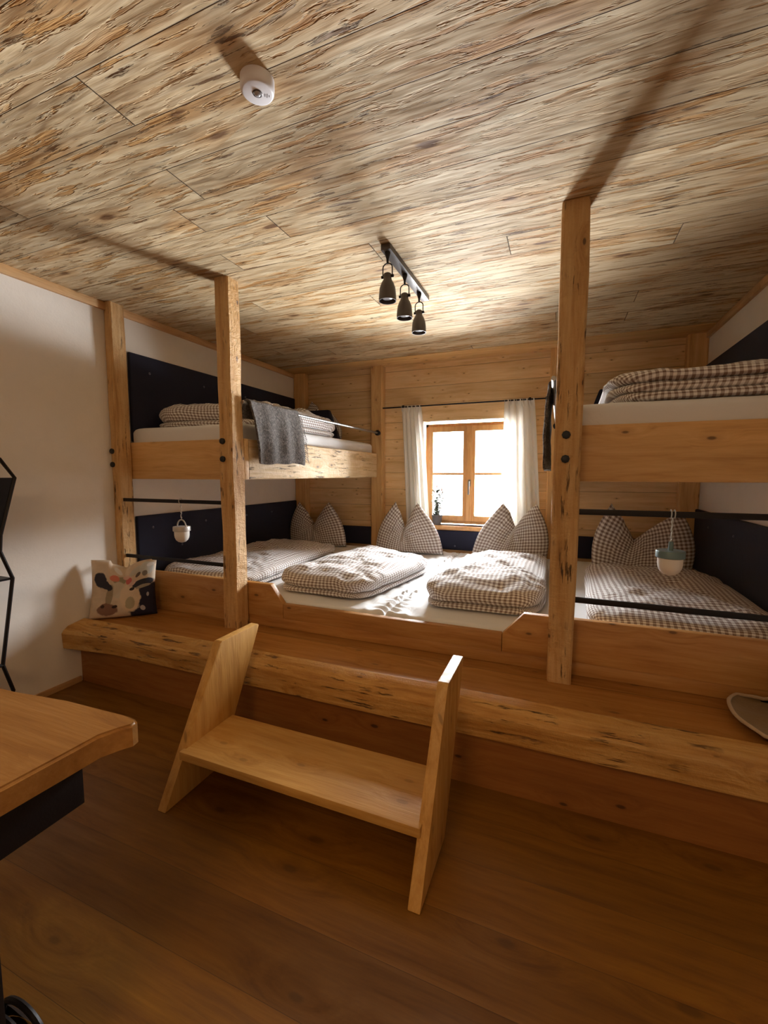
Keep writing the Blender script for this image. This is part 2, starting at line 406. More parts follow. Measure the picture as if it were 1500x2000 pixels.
def hewn_box(x0, x1, y0, y1, z0, z1, axis, amp=.003, bev=.007, step=.05, seed=0.0):
    """an old hewn timber: box cut into lengths with wavering faces and worn edges"""
    bm = nb(); lo = [x0, y0, z0]; hi = [x1, y1, z1]; a = 'xyz'.index(axis); b, c = [i for i in range(3) if i != a]
    n = max(2, int((hi[a]-lo[a])/step)); w, h = hi[b]-lo[b], hi[c]-lo[c]; rings = []
    for i in range(n+1):
        t = lo[a] + (hi[a]-lo[a])*i/n; ring = []
        for (sx_, sy_) in ((-1, -1), (1, -1), (1, 1), (-1, 1)):
            bb = bev*(1+.6*noise.noise(Vector((t*5, sx_*3+seed, sy_*3))))
            for q in ((0, 1), (1, 0)) if sx_*sy_ > 0 else ((1, 0), (0, 1)):
                pb = sx_*(w/2 - (bb if q[0] else 0)); pc = sy_*(h/2 - (bb if q[1] else 0))
                pb += amp*noise.noise(Vector((t*3.1+seed, pc*9, sx_*2.0)))*(1 if w > .03 else .3)
                pc += amp*noise.noise(Vector((t*3.1+seed, pb*9, sy_*5.0+9)))*(1 if h > .03 else .3)
                v = [0, 0, 0]; v[a] = t; v[b] = (lo[b]+hi[b])/2+pb; v[c] = (lo[c]+hi[c])/2+pc
                ring.append(bm.verts.new(v))
        rings.append(ring)
    for i in range(n):
        for j in range(8):
            bm.faces.new((rings[i][j], rings[i][(j+1) % 8], rings[i+1][(j+1) % 8], rings[i+1][j]))
    bm.faces.new(rings[0]); bm.faces.new(rings[-1][::-1])
    return bm
def prism(bm, pts, axis, a0, a1, bev=0.0, seg=2):
    """extrude a polygon of the two other coordinates along axis"""
    a = 'xyz'.index(axis); b, c = [i for i in range(3) if i != a]
    def mk(p, t):
        v = [0, 0, 0]; v[a] = t; v[b] = p[0]; v[c] = p[1]; return bm.verts.new(v)
    A = [mk(p, a0) for p in pts]; B = [mk(p, a1) for p in pts]; n = len(pts)
    fs = [bm.faces.new(A), bm.faces.new(B[::-1])] + [bm.faces.new((A[i], B[i], B[(i+1) % n], A[(i+1) % n])) for i in range(n)]
    if bev:
        es = list({e for f in fs for e in f.edges}); bmesh.ops.bevel(bm, geom=es, offset=bev, segments=seg, affect='EDGES', profile=.6)
    return bm
def tube(bm, pts, r, n=12, closed=False, cap=True):
    pts = [Vector(p) for p in pts]; m = len(pts); rings = []
    rr = r if isinstance(r, (list, tuple)) else [r]*m
    up = None
    for i, p in enumerate(pts):
        d = (pts[(i+1) % m]-pts[(i-1) % m]) if closed else (pts[min(i+1, m-1)]-pts[max(i-1, 0)])
        d.normalize()
        if up is None: up = Vector((0, 0, 1)) if abs(d.z) < .9 else Vector((1, 0, 0))
        s = d.cross(up).normalized(); up = s.cross(d).normalized()
        rings.append([bm.verts.new(p + (s*math.cos(2*PI*k/n)+up*math.sin(2*PI*k/n))*rr[i]) for k in range(n)])
    for i in range(m if closed else m-1):
        A, B = rings[i], rings[(i+1) % m]
        for k in range(n): bm.faces.new((A[k], A[(k+1) % n], B[(k+1) % n], B[k]))
    if cap and not closed: bm.faces.new(rings[0][::-1]); bm.faces.new(rings[-1])
    return bm
def lathe(bm, prof, cx, cy, n=32, axis='z', cz=0.0):
    """prof: (radius, height) list; turned about the vertical through cx, cy (or about y for axis='y')"""
    rings = []
    for r, h in prof:
        ring = []
        for k in range(n):
            a = 2*PI*k/n
            if axis == 'z': ring.append(bm.verts.new((cx+r*math.cos(a), cy+r*math.sin(a), h)))
            elif axis == 'y': ring.append(bm.verts.new((cx+r*math.cos(a), h, cz+r*math.sin(a))))
            else: ring.append(bm.verts.new((h, cy+r*math.cos(a), cz+r*math.sin(a))))
        rings.append(ring)
    for A, B in zip(rings, rings[1:]):
        for k in range(n): bm.faces.new((A[k], A[(k+1) % n], B[(k+1) % n], B[k]))
    if prof[0][0] > 1e-5: bm.faces.new(rings[0][::-1])
    if prof[-1][0] > 1e-5: bm.faces.new(rings[-1])
    return bm
def grid_mesh(f, nu, nv, uvf=None, thick=None):
    bm = nb(); uvl = bm.loops.layers.uv.new('UVMap'); V = [[None]*(nv+1) for _ in range(nu+1)]; UV = {}
    for i in range(nu+1):
        for j in range(nv+1):
            v = bm.verts.new(f(i/nu, j/nv)); V[i][j] = v; UV[v] = uvf(i/nu, j/nv) if uvf else (i/nu, j/nv)
    for i in range(nu):
        for j in range(nv):
            fc = bm.faces.new((V[i][j], V[i+1][j], V[i+1][j+1], V[i][j+1]))
            for l in fc.loops: l[uvl].uv = UV[l.vert]
    return bm
def nz(x, y, z): return noise.noise(Vector((x, y, z)))

# ------------------------------------------------------------ room shell
XL, XR, YB, H, YF = -2.71, 1.03, 4.15, 2.36, -1.9
struct('floor', box(nb(), XL-.2, XR+.2, YF-.1, YB+.3, -.12, 0), M['floor'], smooth=False)
struct('ceiling', box(nb(), XL-.2, XR+.2, YF-.1, YB+.3, H, H+.15), M['ceiling'], smooth=False)
struct('wall_left', box(nb(), XL-.15, XL, YF, YB+.3, 0, H), M['plaster'], smooth=False)
struct('wall_right', box(nb(), XR, XR+.15, YF, YB+.3, 0, H), M['plaster'], smooth=False)
struct('wall_front', box(nb(), XL-.15, XR+.15, YF-.15, YF, 0, H), M['plaster'], smooth=False)
OX0, OX1, OZ0, OZ1 = -1.282, -.318, .775, 1.797
bm = nb()
box(bm, XL, OX0, YB, YB+.3, 0, H); box(bm, OX1, XR, YB, YB+.3, 0, H)
box(bm, OX0, OX1, YB, YB+.3, 0, OZ0); box(bm, OX0, OX1, YB, YB+.3, OZ1, H)
struct('wall_back', bm, M['wallwood'], smooth=False)
struct('trim_1', box(nb(), XL, XL+.022, YF, YB, 2.312, H, .004), M['trim'])
struct('trim_2', box(nb(), XR-.022, XR, YF, YB, 2.312, H, .004), M['trim'])
struct('trim_3', box(nb(), XL+.02, XR-.02, YB-.30, YB, H-.006, H+.001, .002), M['board_x'])
struct('baseboard_left', box(nb(), XL, XL+.012, YF, 1.68, 0, .035, .002), M['trim'])

# ------------------------------------------------------------ window
wy = 4.25
bm = nb(); fx0, fx1, fz0, fz1 = -1.262, -.338, .785, 1.777
T = .05
box(bm, fx0, fx0+T*.55, wy, wy+.06, fz0, fz1); box(bm, fx1-T*.55, fx1, wy, wy+.06, fz0, fz1)
box(bm, fx0, fx1, wy, wy+.06, fz0, fz0+.03); box(bm, fx0, fx1, wy, wy+.06, fz1-.03, fz1)
win = struct('window_1', bm, M['frame'], smooth=False)
def sash(x0, x1):
    bm = nb(); z0, z1, t = fz0+.028, fz1-.028, .055; y0, y1 = wy-.02, wy+.035
    box(bm, x0, x0+t, y0, y1, z0, z1, .004); box(bm, x1-t, x1, y0, y1, z0, z1, .004)
    box(bm, x0+t-.006, x1-t+.006, y0, y1, z0, z0+t, .004); box(bm, x0+t-.006, x1-t+.006, y0, y1, z1-t, z1, .004)
    box(bm, x0+t-.004, x1-t+.004, y0+.014, y1-.01, 1.270, 1.292, .002)
    s = link('window_sash', bm, M['frame'], win, smooth=False)
    link('window_pane', box(nb(), x0+t-.005, x1-t+.005, wy+.006, wy+.010, z0+t-.005, z1-t+.005), M['glass'], s, smooth=False)
sash(fx0+.026, -.822); sash(-.814, fx1-.026)
link('cover_strip', box(nb(), -.838, -.786, wy-.034, wy-.019, fz0+.03, fz1-.03, .005), M['frame'], win)
bm = nb(); box(bm, -.820, -.795, wy-.042, wy-.033, 1.16, 1.225, .003)
tube(bm, [(-.807, wy-.04, 1.205), (-.807, wy-.075, 1.205), (-.807, wy-.08, 1.195), (-.807, wy-.08, 1.08)], .0085, 10)
link('window_handle', bm, M['steel'], win, label='steel handle')
link('window_sill', box(nb(), OX0, OX1, YB-.045, wy, OZ0-.04, OZ0, .006), M['frame'], win)

# ------------------------------------------------------------ platform
PZ = .373
plat = empty('wooden_platform', (-.8, 1.7, 0), 'low wooden platform across the room with hewn front beam', 'platform')
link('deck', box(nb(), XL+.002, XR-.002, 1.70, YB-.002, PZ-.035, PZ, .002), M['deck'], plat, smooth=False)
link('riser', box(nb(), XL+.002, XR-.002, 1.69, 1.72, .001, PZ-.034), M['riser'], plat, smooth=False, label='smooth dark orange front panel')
bm = nb(); prof = [(1.615, .245), (1.69, .24), (1.725, .262), (1.725, .376), (1.70, .388), (1.648, .372), (1.622, .350), (1.612, .335)]
n = 70; rings = []
for i in range(n+1):
    x = XL+.004 + (XR-XL-.008)*i/n; ring = []
    for j, (y, z) in enumerate(prof):
        yy = y + .006*nz(x*2.3, j*3.1, 1) + (-.05*max(0, 1-(x-XL)/.35) if y < 1.66 else 0)
        ring.append(bm.verts.new((x, yy + .022, z + .005*nz(x*2.1, j*2.7, 5)*(1 if z > .28 else .6))))
    rings.append(ring)
for i in range(n):
    for j in range(len(prof)):
        bm.faces.new((rings[i][j], rings[i][(j+1) % len(prof)], rings[i+1][(j+1) % len(prof)], rings[i+1][j]))
bm.faces.new(rings[0]); bm.faces.new(rings[-1][::-1])
link('edge_beam', bm, M['beam'], plat, angle=30, label='hewn light edge beam')

# low bed frame on the platform
bf = empty('bed_frame', (-.8, 2.07, PZ), 'long low pine board frame in front of the four lower mattresses', 'bed frame')
y0, y1 = 2.057, 2.092
zt, zc = .632, .523
def fb(pts): return prism(nb(), pts, 'y', y0, y1, .004)
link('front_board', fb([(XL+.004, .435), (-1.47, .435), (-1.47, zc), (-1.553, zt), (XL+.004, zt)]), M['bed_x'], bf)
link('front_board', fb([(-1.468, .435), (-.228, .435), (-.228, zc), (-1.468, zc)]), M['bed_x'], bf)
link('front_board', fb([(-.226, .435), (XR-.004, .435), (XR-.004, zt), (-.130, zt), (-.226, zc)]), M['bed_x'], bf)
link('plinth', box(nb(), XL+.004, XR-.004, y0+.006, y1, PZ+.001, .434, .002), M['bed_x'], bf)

# ------------------------------------------------------------ bunk beds
def bolt(parent, x, z, y=1.951):
    bm = nb(); lathe(bm, [(.0001, y-.012), (.011, y-.012), (.0165, y-.009), (.0175, y-.003), (.0175, y+.004)], x, 0, 8, 'y', z)
    link('bolt_head', bm, M['bolt'], parent, label='black bolt head')
def post(name, parent, x0, x1, ya, yb, z0, mat='post', seed=0., amp=.008, bev=.008):
    return link(name, hewn_box(x0, x1, ya, yb, z0, H+.01, 'z', amp, bev, .06, seed), M[mat], parent, angle=32)
ZR0, ZR1 = 1.247, 1.488
def bunk(side, root, xo0, xo1, pf, rail):
    """xo0..xo1: span of the end board; rail: x0,x1 of the side rail"""
    link('end_board', box(nb(), xo0, xo1, 2.056, 2.094, ZR0, ZR1, .005), M['board_x'], root, label='front end board')
    link('side_rail', hewn_box(rail[0], rail[1], 2.096, 4.045, ZR0, ZR1, 'y', .003, .006, .07, 3.0), M['rail_y'], root, angle=32, label='hewn side board, paler where the window lights it')
    link('slat_base', box(nb(), min(xo0+.01, rail[1]+.001) if side == 'R' else xo0+.01, xo1-.01 if side == 'R' else rail[0]-.001, 2.096, 4.14, 1.40, 1.44), M['board_x'], root, smooth=False)

bl = empty('bunk_bed', (-2.2, 2.0, PZ), 'upper bunk along the left wall on hewn posts', 'bunk bed', 'upper bunks on posts')
p1 = post('post', bl, XL+.001, -2.645, 1.953, 2.055, PZ, seed=11, amp=.003)
p2 = post('post', bl, -1.812, -1.715, 1.953, 2.055, PZ, seed=2)
post('post', bl, XL+.001, -2.565, 4.062, YB-.001, PZ+.001, 'post_plain', 5, .002, .012)
post('post', bl, -1.792, -1.662, 4.062, YB-.001, PZ+.001, 'post_plain', 8, .003, .010)
bunk('L', bl, XL+.003, -1.715, None, (-1.755, -1.716))
for x, z in ((-2.690, 1.427), (-2.690, 1.341)): bolt(p1, x, z)
for x, z in ((-1.781, 1.466), (-1.781, 1.365)): bolt(p2, x, z)
for z in (1.112, .742):
    link('guard_bar', box(nb(), -2.647, -1.810, 1.975, 1.987, z-.011, z+.011, .002), M['black'], bl, label='flat black bar')
bm = nb(); tube(bm, [(-1.700, 2.03, 1.69), (-1.700, 3.0, 1.69), (-1.700, 4.045, 1.69)], .0105, 14)
gb = link('guard_rail', bm, M['steel'], bl, label='grey round safety rail')
bm = nb(); lathe(bm, [(.0001, 4.012), (.018, 4.012), (.027, 4.02), (.027, 4.034), (.020, 4.063)], -1.700, 0, 16, 'y', 1.69)
link('rail_flange', bm, M['black'], gb)

br = empty('bunk_bed', (.5, 2.0, PZ), 'upper bunk along the right wall beside the tall front post', 'bunk bed', 'upper bunks on posts')
p3 = post('post', br, -.023, .080, 1.953, 2.055, PZ, seed=20)
post('post', br, XR-.066, XR-.001, 1.953, 2.055, PZ, seed=29, amp=.003)
post('post', br, .893, XR-.001, 4.062, YB-.001, PZ+.001, 'post_plain', 31, .002, .012)
post('post', br, -.100, .030, 4.062, YB-.001, PZ+.001, 'post_plain', 37, .003, .010)
bunk('R', br, -.020, XR-.003, None, (-.021, .019))
for z in (1.441, 1.342): bolt(p3, .022, z)
for z in (1.122, .744):
    link('guard_bar', box(nb(), .078, XR-.064, 1.975, 1.987, z-.012, z+.012, .002), M['black'], br, label='flat black bar')
bm = nb(); tube(bm, [(-.035, 2.03, 1.69), (-.035, 3.0, 1.69), (-.035, 4.045, 1.69)], .0105, 14)
gb = link('guard_rail', bm, M['steel'], br, label='grey round safety rail')
bm = nb(); lathe(bm, [(.0001, 4.012), (.018, 4.012), (.027, 4.02), (.027, 4.034), (.020, 4.063)], -.035, 0, 16, 'y', 1.69)
link('rail_flange', bm, M['black'], gb)

# ------------------------------------------------------------ padded wall panels
def panel(label, x0, x1, ya, yb, z0, z1, buttons):
    t = link('wall_panel', box(nb(), x0, x1, ya, yb, z0, z1, .010, 3), M['navy'], loc=((x0+x1)/2, (ya+yb)/2, z0)); tag(t, label, 'padded panel')
    for (x, y, z, ax) in buttons:
        bm = nb(); s = 1 if ax[0] == '+' else -1
        r = [(.0001, 0.006*s), (.006, .005*s), (.009, .001*s), (.009, -.004*s)]
        if ax[1] == 'x': lathe(bm, [(a, x+b) for a, b in r], 0, y, 12, 'x', z)
        else: lathe(bm, [(a, y-b) for a, b in r], x, 0, 12, 'y', z)
        link('button', bm, M['navybutton'], t, label='small pale button')
xa = XL+.028
panel('dark navy padded panel on the left wall above the upper bunk', XL+.002, xa, 2.10, 4.055, 1.50, 2.093, [(xa, y, z, '+x') for y, z in ((2.25, 1.98), (2.75, 1.98), (3.25, 1.98), (3.75, 1.98))])
panel('dark navy padded panel on the left wall beside the lowest bed', XL+.002, xa, 2.10, 4.055, .54, .99, [(xa, y, z, '+x') for y, z in ((2.22, .90), (2.72, .90), (3.22, .90), (2.47, .74), (2.97, .74), (3.6, .90))])
xb = XR-.028
panel('dark padded panel on the right wall above the upper bunk', xb, XR-.002, 2.10, 4.055, 1.50, 2.10, [(xb, y, z, '-x') for y, z in ((2.3, 1.98), (2.9, 1.98), (3.5, 1.98))])
panel('dark padded panel on the right wall beside the lowest bed', xb, XR-.002, 2.10, 4.055, .54, 1.005, [(xb, y, z, '-x') for y, z in ((2.72, .90), (3.22, .90), (2.3, .90), (3.7, .90))])
panel('low dark padded strip along the back wall below the window', -1.655, -.105, YB-.032, YB-.002, .54, .728, [(-.92, YB-.032, .58, '+y'), (-.6, YB-.032, .66, '+y')])
panel('low navy padded strip behind the left corner pillow', -2.56, -1.797, YB-.032, YB-.002, .54, .728, [])
panel('low navy padded strip behind the right corner pillow', .035, .888, YB-.032, YB-.002, .54, .735, [])

# ------------------------------------------------------------ mattresses
def mattress(label, x0, x1, ya, yb, z0, z1, cat='mattress', group=None, ruffle=None, r=.03):
    nx, ny = 40, 90
    bm = nb(); cx, cy = (x0+x1)/2, (ya+yb)/2
    prof = []
    hx, hy, hz = (x1-x0)/2, (yb-ya)/2, (z1-z0)
    def top(a, b):
        # a,b in -1..1 ; soft rounded border
        x = cx + hx*a; y = cy + hy*b
        dx = hx*(1-abs(a)); dy = hy*(1-abs(b)); d = min(dx, dy)
        z = z1 - (r - math.sqrt(max(0, r*r-(r-min(d, r))**2)))
        z += .004*nz(x*3, y*2.2, 0) + .002*nz(x*9, y*9, 3)
        if ruffle:
            w = math.exp(-((x-ruffle)/.045)**2); ph = y*95+3*nz(y*6, 0, 2)
            z += w*.011*math.sin(ph + 18*(x-ruffle))
            w2 = math.exp(-((abs(x-ruffle)-.10)/.05)**2); z += w2*.007*math.sin(y*31+x*60+2*nz(y*4, x*4, 7))
        return Vector((x, y, min(z, z1+.012)))
    # non-linear spacing so the borders are well resolved
    def sp(t):
        t = 2*t-1; return math.copysign(1-(1-abs(t))**1.7, t)
    V = [[bm.verts.new(top(sp(i/nx), sp(j/ny))) for j in range(ny+1)] for i in range(nx+1)]
    for i in range(nx):
        for j in range(ny): bm.faces.new((V[i][j], V[i+1][j], V[i+1][j+1], V[i][j+1]))
    # sides
    ring = [V[i][0] for i in range(nx+1)] + [V[nx][j] for j in range(1, ny+1)] + [V[i][ny] for i in range(nx-1, -1, -1)] + [V[0][j] for j in range(ny-1, 0, -1)]
    low = [bm.verts.new((v.co.x, v.co.y, z0)) for v in ring]
    m = len(ring)
    for i in range(m): bm.faces.new((ring[i], low[i], low[(i+1) % m], ring[(i+1) % m]))
    bm.faces.new(low)
    o = link('mattress', bm, M['sheet'], loc=(cx, cy, z0), angle=60); tag(o, label, cat, group)
    return o
MZ = .532
mattress('white sheeted mattress in the left corner under the bunk', XL+.030, -1.777, 2.096, 4.055, PZ+.002, MZ)
mattress('white sheeted mattress left of the centre gap with ruffled edge', -1.773, -.857, 2.096, 4.055, PZ+.002, MZ, ruffle=-.885)
mattress('white sheeted mattress right of the centre gap', -.853, .072, 2.096, 4.055, PZ+.002, MZ, ruffle=-.83)
mattress('white sheeted mattress under the right bunk', .076, XR-.030, 2.096, 4.055, PZ+.002, MZ)
mattress('upper bunk mattress with white sheet on the left', XL+.030, -1.770, 2.100, 4.045, 1.442, 1.588, r=.035)
mattress('upper bunk mattress with white sheet on the right', .030, XR-.030, 2.100, 4.045, 1.442, 1.585, r=.035)

# ------------------------------------------------------------ folded duvets
def duvet(label, quad, z0, z1, layers=2, seed=0., parts=True, slope=0.0, group='folded gingham duvets', puff=1.0, back=0.0):
    """quad: FL, FR, BR, BL footprint corners (x, y)"""
    FL, FR, BR, BL = [Vector(q) for q in quad]
    h = z1-z0; bm = nb(); uvl = bm.loops.layers.uv.new('UVMap'); UV = {}
    n = 176; prof = []
    # profile: (inset distance from edge, height fraction, arc)
    steps = []
    for i in range(26):                       # top from the centre out
        steps.append((1-i/25.0, 'top'))
    def foot(a, b):  # a,b -1..1
        s, t = (a+1)/2, (b+1)/2
        p = (FL*(1-s)+FR*s)*(1-t) + (BL*(1-s)+BR*s)*t
        return p
    W_ = (FR-FL).length; L_ = (BL-FL).length
    def sup(th, e=7.0):
        c, s = math.cos(th), math.sin(th)
        return (math.copysign(abs(c)**(2/e), c), math.copysign(abs(s)**(2/e), s))
    rings = []
    edge = min(.09, .8*h)
    def emit(scale, zf, arc):
        ring = []
        for k in range(n):
            th = 2*PI*k/n; a, b = sup(th)
            ax, by = a*scale[0], b*scale[1]
            p = foot(ax, by); x, y = p.x, p.y
            z = z0 + h*zf*(1-back*(by+1)/2)
            nx_, ny_ = (a**7, b**7); l = math.hypot(nx_, ny_) or 1; nx_, ny_ = nx_/l, ny_/l
            UV_ = (x + nx_*arc, y + ny_*arc)
            if zf > .03:
                f_ = 1.0
                z += (zf)*h*(.20*nz(x*4.2+seed, y*3.4, seed) + .13*nz(x*9, y*14+seed, 2) + .05*nz(x*22, y*30, seed))*puff 
                wv = .012*nz(x*9+seed, y*9, z*26)
                x += wv*(1 if arc > 0 else .3); y += wv*(1 if arc > 0 else .3)
            v = bm.verts.new((x, y, max(z, z0+.0005))); UV[v] = UV_; ring.append(v)
        rings.append(ring)
    for i in range(22):
        s = (i/22.0)
        s = max(s, .015)
        d = (1-s)                                  # normalised distance to the border
        sx_ = s*(1-edge/W_*1.0); sy_ = s*(1-edge/L_*1.0)
        zf = 1.0 - .26*s**3.5
        emit((sx_, sy_), zf, 0.0)
    # side: one bulge per folded layer
    arc = 0.0
    fr = {2: [1.0, .30, 0.0], 3: [1.0, .62, .30, 0.0]}[layers]
    for q in range(layers):
        for i in range(1, 11):
            a = PI/2 - PI*i/10.0
            mid, amp = (fr[q]+fr[q+1])/2, (fr[q]-fr[q+1])/2
            zf = (mid + amp*math.sin(a))*.74
            out = edge*math.cos(a)**.8 if math.cos(a) > 1e-6 else 0
            if q == 0 and a > 0: zf = .74*mid + .74*(1-mid)*math.sin(a)
            inset = edge - out*(.95-.14*q)
            arc += h*(fr[q]-fr[q+1])*PI/2/10*1.15
            emit((1-inset/W_, 1-inset/L_), max(zf, 0.0), arc)
    for A, B in zip(rings, rings[1:]):
        for k in range(n):
            f = bm.faces.new((A[k], A[(k+1) % n], B[(k+1) % n], B[k]))
            for l in f.loops: l[uvl].uv = UV[l.vert]
    f = bm.faces.new(rings[0][::-1])
    for l in f.loops: l[uvl].uv = UV[l.vert]
    f = bm.faces.new(rings[-1])
    for l in f.loops: l[uvl].uv = UV[l.vert]
    c = (FL+FR+BR+BL)/4
    o = link('duvet', bm, M['gingham'], loc=(c.x, c.y, z0), angle=75); tag(o, label, 'duvet', group)
    return o
E1 = MZ+.008
duvet('folded brown gingham duvet on the bed below the left bunk', [(-2.60, 2.13), (-1.80, 2.17), (-1.84, 3.50), (-2.62, 3.62)], E1, .672, 2, 1.3)
duvet('folded gingham duvet slanting across the bed left of the centre gap', [(-1.69, 2.24), (-1.02, 2.22), (-.86, 3.15), (-1.62, 3.52)], E1, .700, 2, 4.1, back=.10)
duvet('folded gingham duvet right of the centre gap, front edge layered', [(-.71, 2.26), (-.045, 2.28), (-.05, 3.68), (-.68, 3.60)], E1, .722, 2, 7.7, back=.30)
duvet('flat gingham duvet on the bed below the right bunk', [(.135, 2.15), (.96, 2.17), (.97, 3.52), (.20, 3.50)], E1, .665, 2, 9.2)
duvet('gingham duvet on the left upper bunk behind the post', [(-2.67, 2.20), (-1.80, 2.30), (-1.80, 3.45), (-2.65, 3.45)], 1.595, 1.80, 2, 12.5)
duvet('thick layered gingham duvet on the right upper bunk', [(.185, 2.13), (.965, 2.12), (.97, 3.30), (.21, 3.30)], 1.592, 1.755, 3, 15.9)

# ------------------------------------------------------------ pointed pillows
def pillow(label, bx0, bx1, e0, e1, dip, yb, zb, lean=.10, D=.085, seed=0., name='pillow', mat='gingham', group='gingham pillows with two pointed corners', uvm=None, rot=None, bulge=.055):
    """e0/e1: (x,z) tips of the upper corners, dip: (x,z) bottom of the notch between them"""
    nu, nv = 48, 32
    cx = (bx0+bx1)/2
    B0, B1 = Vector((bx0, zb)), Vector((bx1, zb)); E0, E1_, Dp = Vector(e0), Vector(e1), Vector(dip)
    sd = (Dp.x-E0.x)/(E1_.x-E0.x)*2-1
    def T(s):
        if s <= sd:
            t = (s+1)/(sd+1); p = E0.lerp(Dp, t); p.y = E0.y+(Dp.y-E0.y)*t**.8; k = math.sin(t*PI)
            p.y -= .0; p.x += .015*k; p.y += .035*k*(1 if t < .5 else .2)*.6
            if t > .7: p.y = p.y*(1) - .0
            return p
        t = (s-sd)/(1-sd); p = Dp.lerp(E1_, t); p.y = Dp.y+(E1_.y-Dp.y)*t**1.2; k = math.sin(t*PI); p.y += .03*k*(.3+t*.4); p.x -= .015*k
        return p
    def P(s, t, side):
        b = B0.lerp(B1, (s+1)/2); tp = T(s)
        belly = math.sin(t*PI)
        p = b.lerp(tp, t)
        p.x += (s*bulge)*math.sin(t*PI)*abs(s)
        es = max(0.0, 1-abs(s)**3.2); et = max(0.0, 1-abs(2*t-1)**4) if t > .5 else max(0.0, 1-(1-2*t)**6)
        d = D*(es**.5)*(et**.5)
        d *= (1 - .25*t)
        near = math.exp(-((s-sd)/.13)**2)*max(0, t-.45)*1.5
        d *= max(.72, 1-.3*min(1, near))
        wr = .010*nz(p.x*11+seed, p.y*11, side*3+seed) + .006*nz(p.x*24, p.y*24+seed, side)
        d = d*(1+8*wr) + wr*.35*(es*et)
        rx_, rz_ = p.x-Dp.x, p.y-Dp.y; rr_ = math.hypot(rx_, rz_); an_ = math.atan2(rz_, rx_)
        ang = .010*math.sin(an_*9+seed)*math.exp(-((rr_-.10)/.07)**2)*es*(1 if not uvm else 0)
        y = yb + lean*t - side*d + (ang if side > 0 else 0)
        if t < .12: pass
        return Vector((p.x, y, p.y))
    bm = nb(); uvl = bm.loops.layers.uv.new('UVMap')
    for side in (1, -1):
        V = [[bm.verts.new(P(2*i/nu-1, j/nv, side)) for j in range(nv+1)] for i in range(nu+1)]
        for i in range(nu):
            for j in range(nv):
                f = bm.faces.new((V[i][j], V[i+1][j], V[i+1][j+1], V[i][j+1]))
                for l, (a, c) in zip(f.loops, ((i, j), (i+1, j), (i+1, j+1), (i, j+1))):
                    s, t = 2*a/nu-1, c/nv
                    if uvm: l[uvl].uv = ((s+1)/2, t)
                    else:
                        l[uvl].uv = (s*.34, t*(.36+.10*abs(s)))
    bmesh.ops.remove_doubles(bm, verts=bm.verts, dist=.0004)
    if rot:
        bmesh.ops.rotate(bm, cent=Vector(rot[0]), matrix=Matrix.Rotation(rot[1], 3, 'Z'), verts=bm.verts)
    # seat it
    mz = min(v.co.z for v in bm.verts)
    bmesh.ops.translate(bm, verts=bm.verts, vec=(0, 0, zb-mz))
    c = sum((v.co for v in bm.verts), Vector())/len(bm.verts)
    o = link(name, bm, M[mat], loc=(c.x, c.y, zb), angle=80); tag(o, label, 'pillow' if mat == 'gingham' else 'cushion', group)
    return o
pillow('gingham pillow standing in the left corner below the bunk', -2.655, -1.995, (-2.60, .985), (-2.235, .985), (-2.42, .735), 3.90, E1, seed=1, lean=.08)
pillow('gingham pillow standing left of the window below the curtain', -1.640, -.965, (-1.455, 1.015), (-1.235, 1.008), (-1.365, .745), 3.84, E1, seed=5, lean=.06)
pillow('gingham pillow standing right of the window below the curtain', -.715, -.080, (-.447, 1.025), (-.170, 1.018), (-.345, .815), 3.88, E1, seed=9, lean=.06)
pillow('gingham pillow standing in the right corner behind the lantern', .265, .905, (.385, 1.055), (.845, 1.005), (.545, .78), 3.68, E1, seed=14, lean=.06)
pillow('gingham pillow on the left upper bunk behind the navy cushion', -2.60, -2.10, (-2.45, 2.045), (-2.20, 1.90), (-2.33, 1.89), 3.99, 1.595, seed=19, lean=.03, D=.05)
pillow('gingham pillow on the right upper bunk behind the duvet', .33, .88, (.40, 1.99), (.75, 1.97), (.55, 1.85), 3.97, 1.595, seed=23, lean=.03, D=.05)

def headrest(label, pts, ya, yb, name='headrest_cushion'):
    bm = prism(nb(), pts, 'y', ya, yb, .012, 3)
    # lean the top back a little
    zb = min(p[1] for p in pts)
    c = sum(p[0] for p in pts)/len(pts)
    o = link(name, bm, M['navy'], loc=(c, (ya+yb)/2, zb)); tag(o, label, 'cushion', 'navy headrest cushions')
headrest('navy slanted headrest cushion at the far end of the left bunk', [(-2.62, 1.594), (-2.045, 1.594), (-2.175, 1.925), (-2.60, 1.925)], 3.87, 3.93)
headrest('dark slanted headrest cushion at the far end of the right bunk', [(.155, 1.594), (.88, 1.594), (.86, 1.945), (.275, 1.945)], 3.84, 3.90)

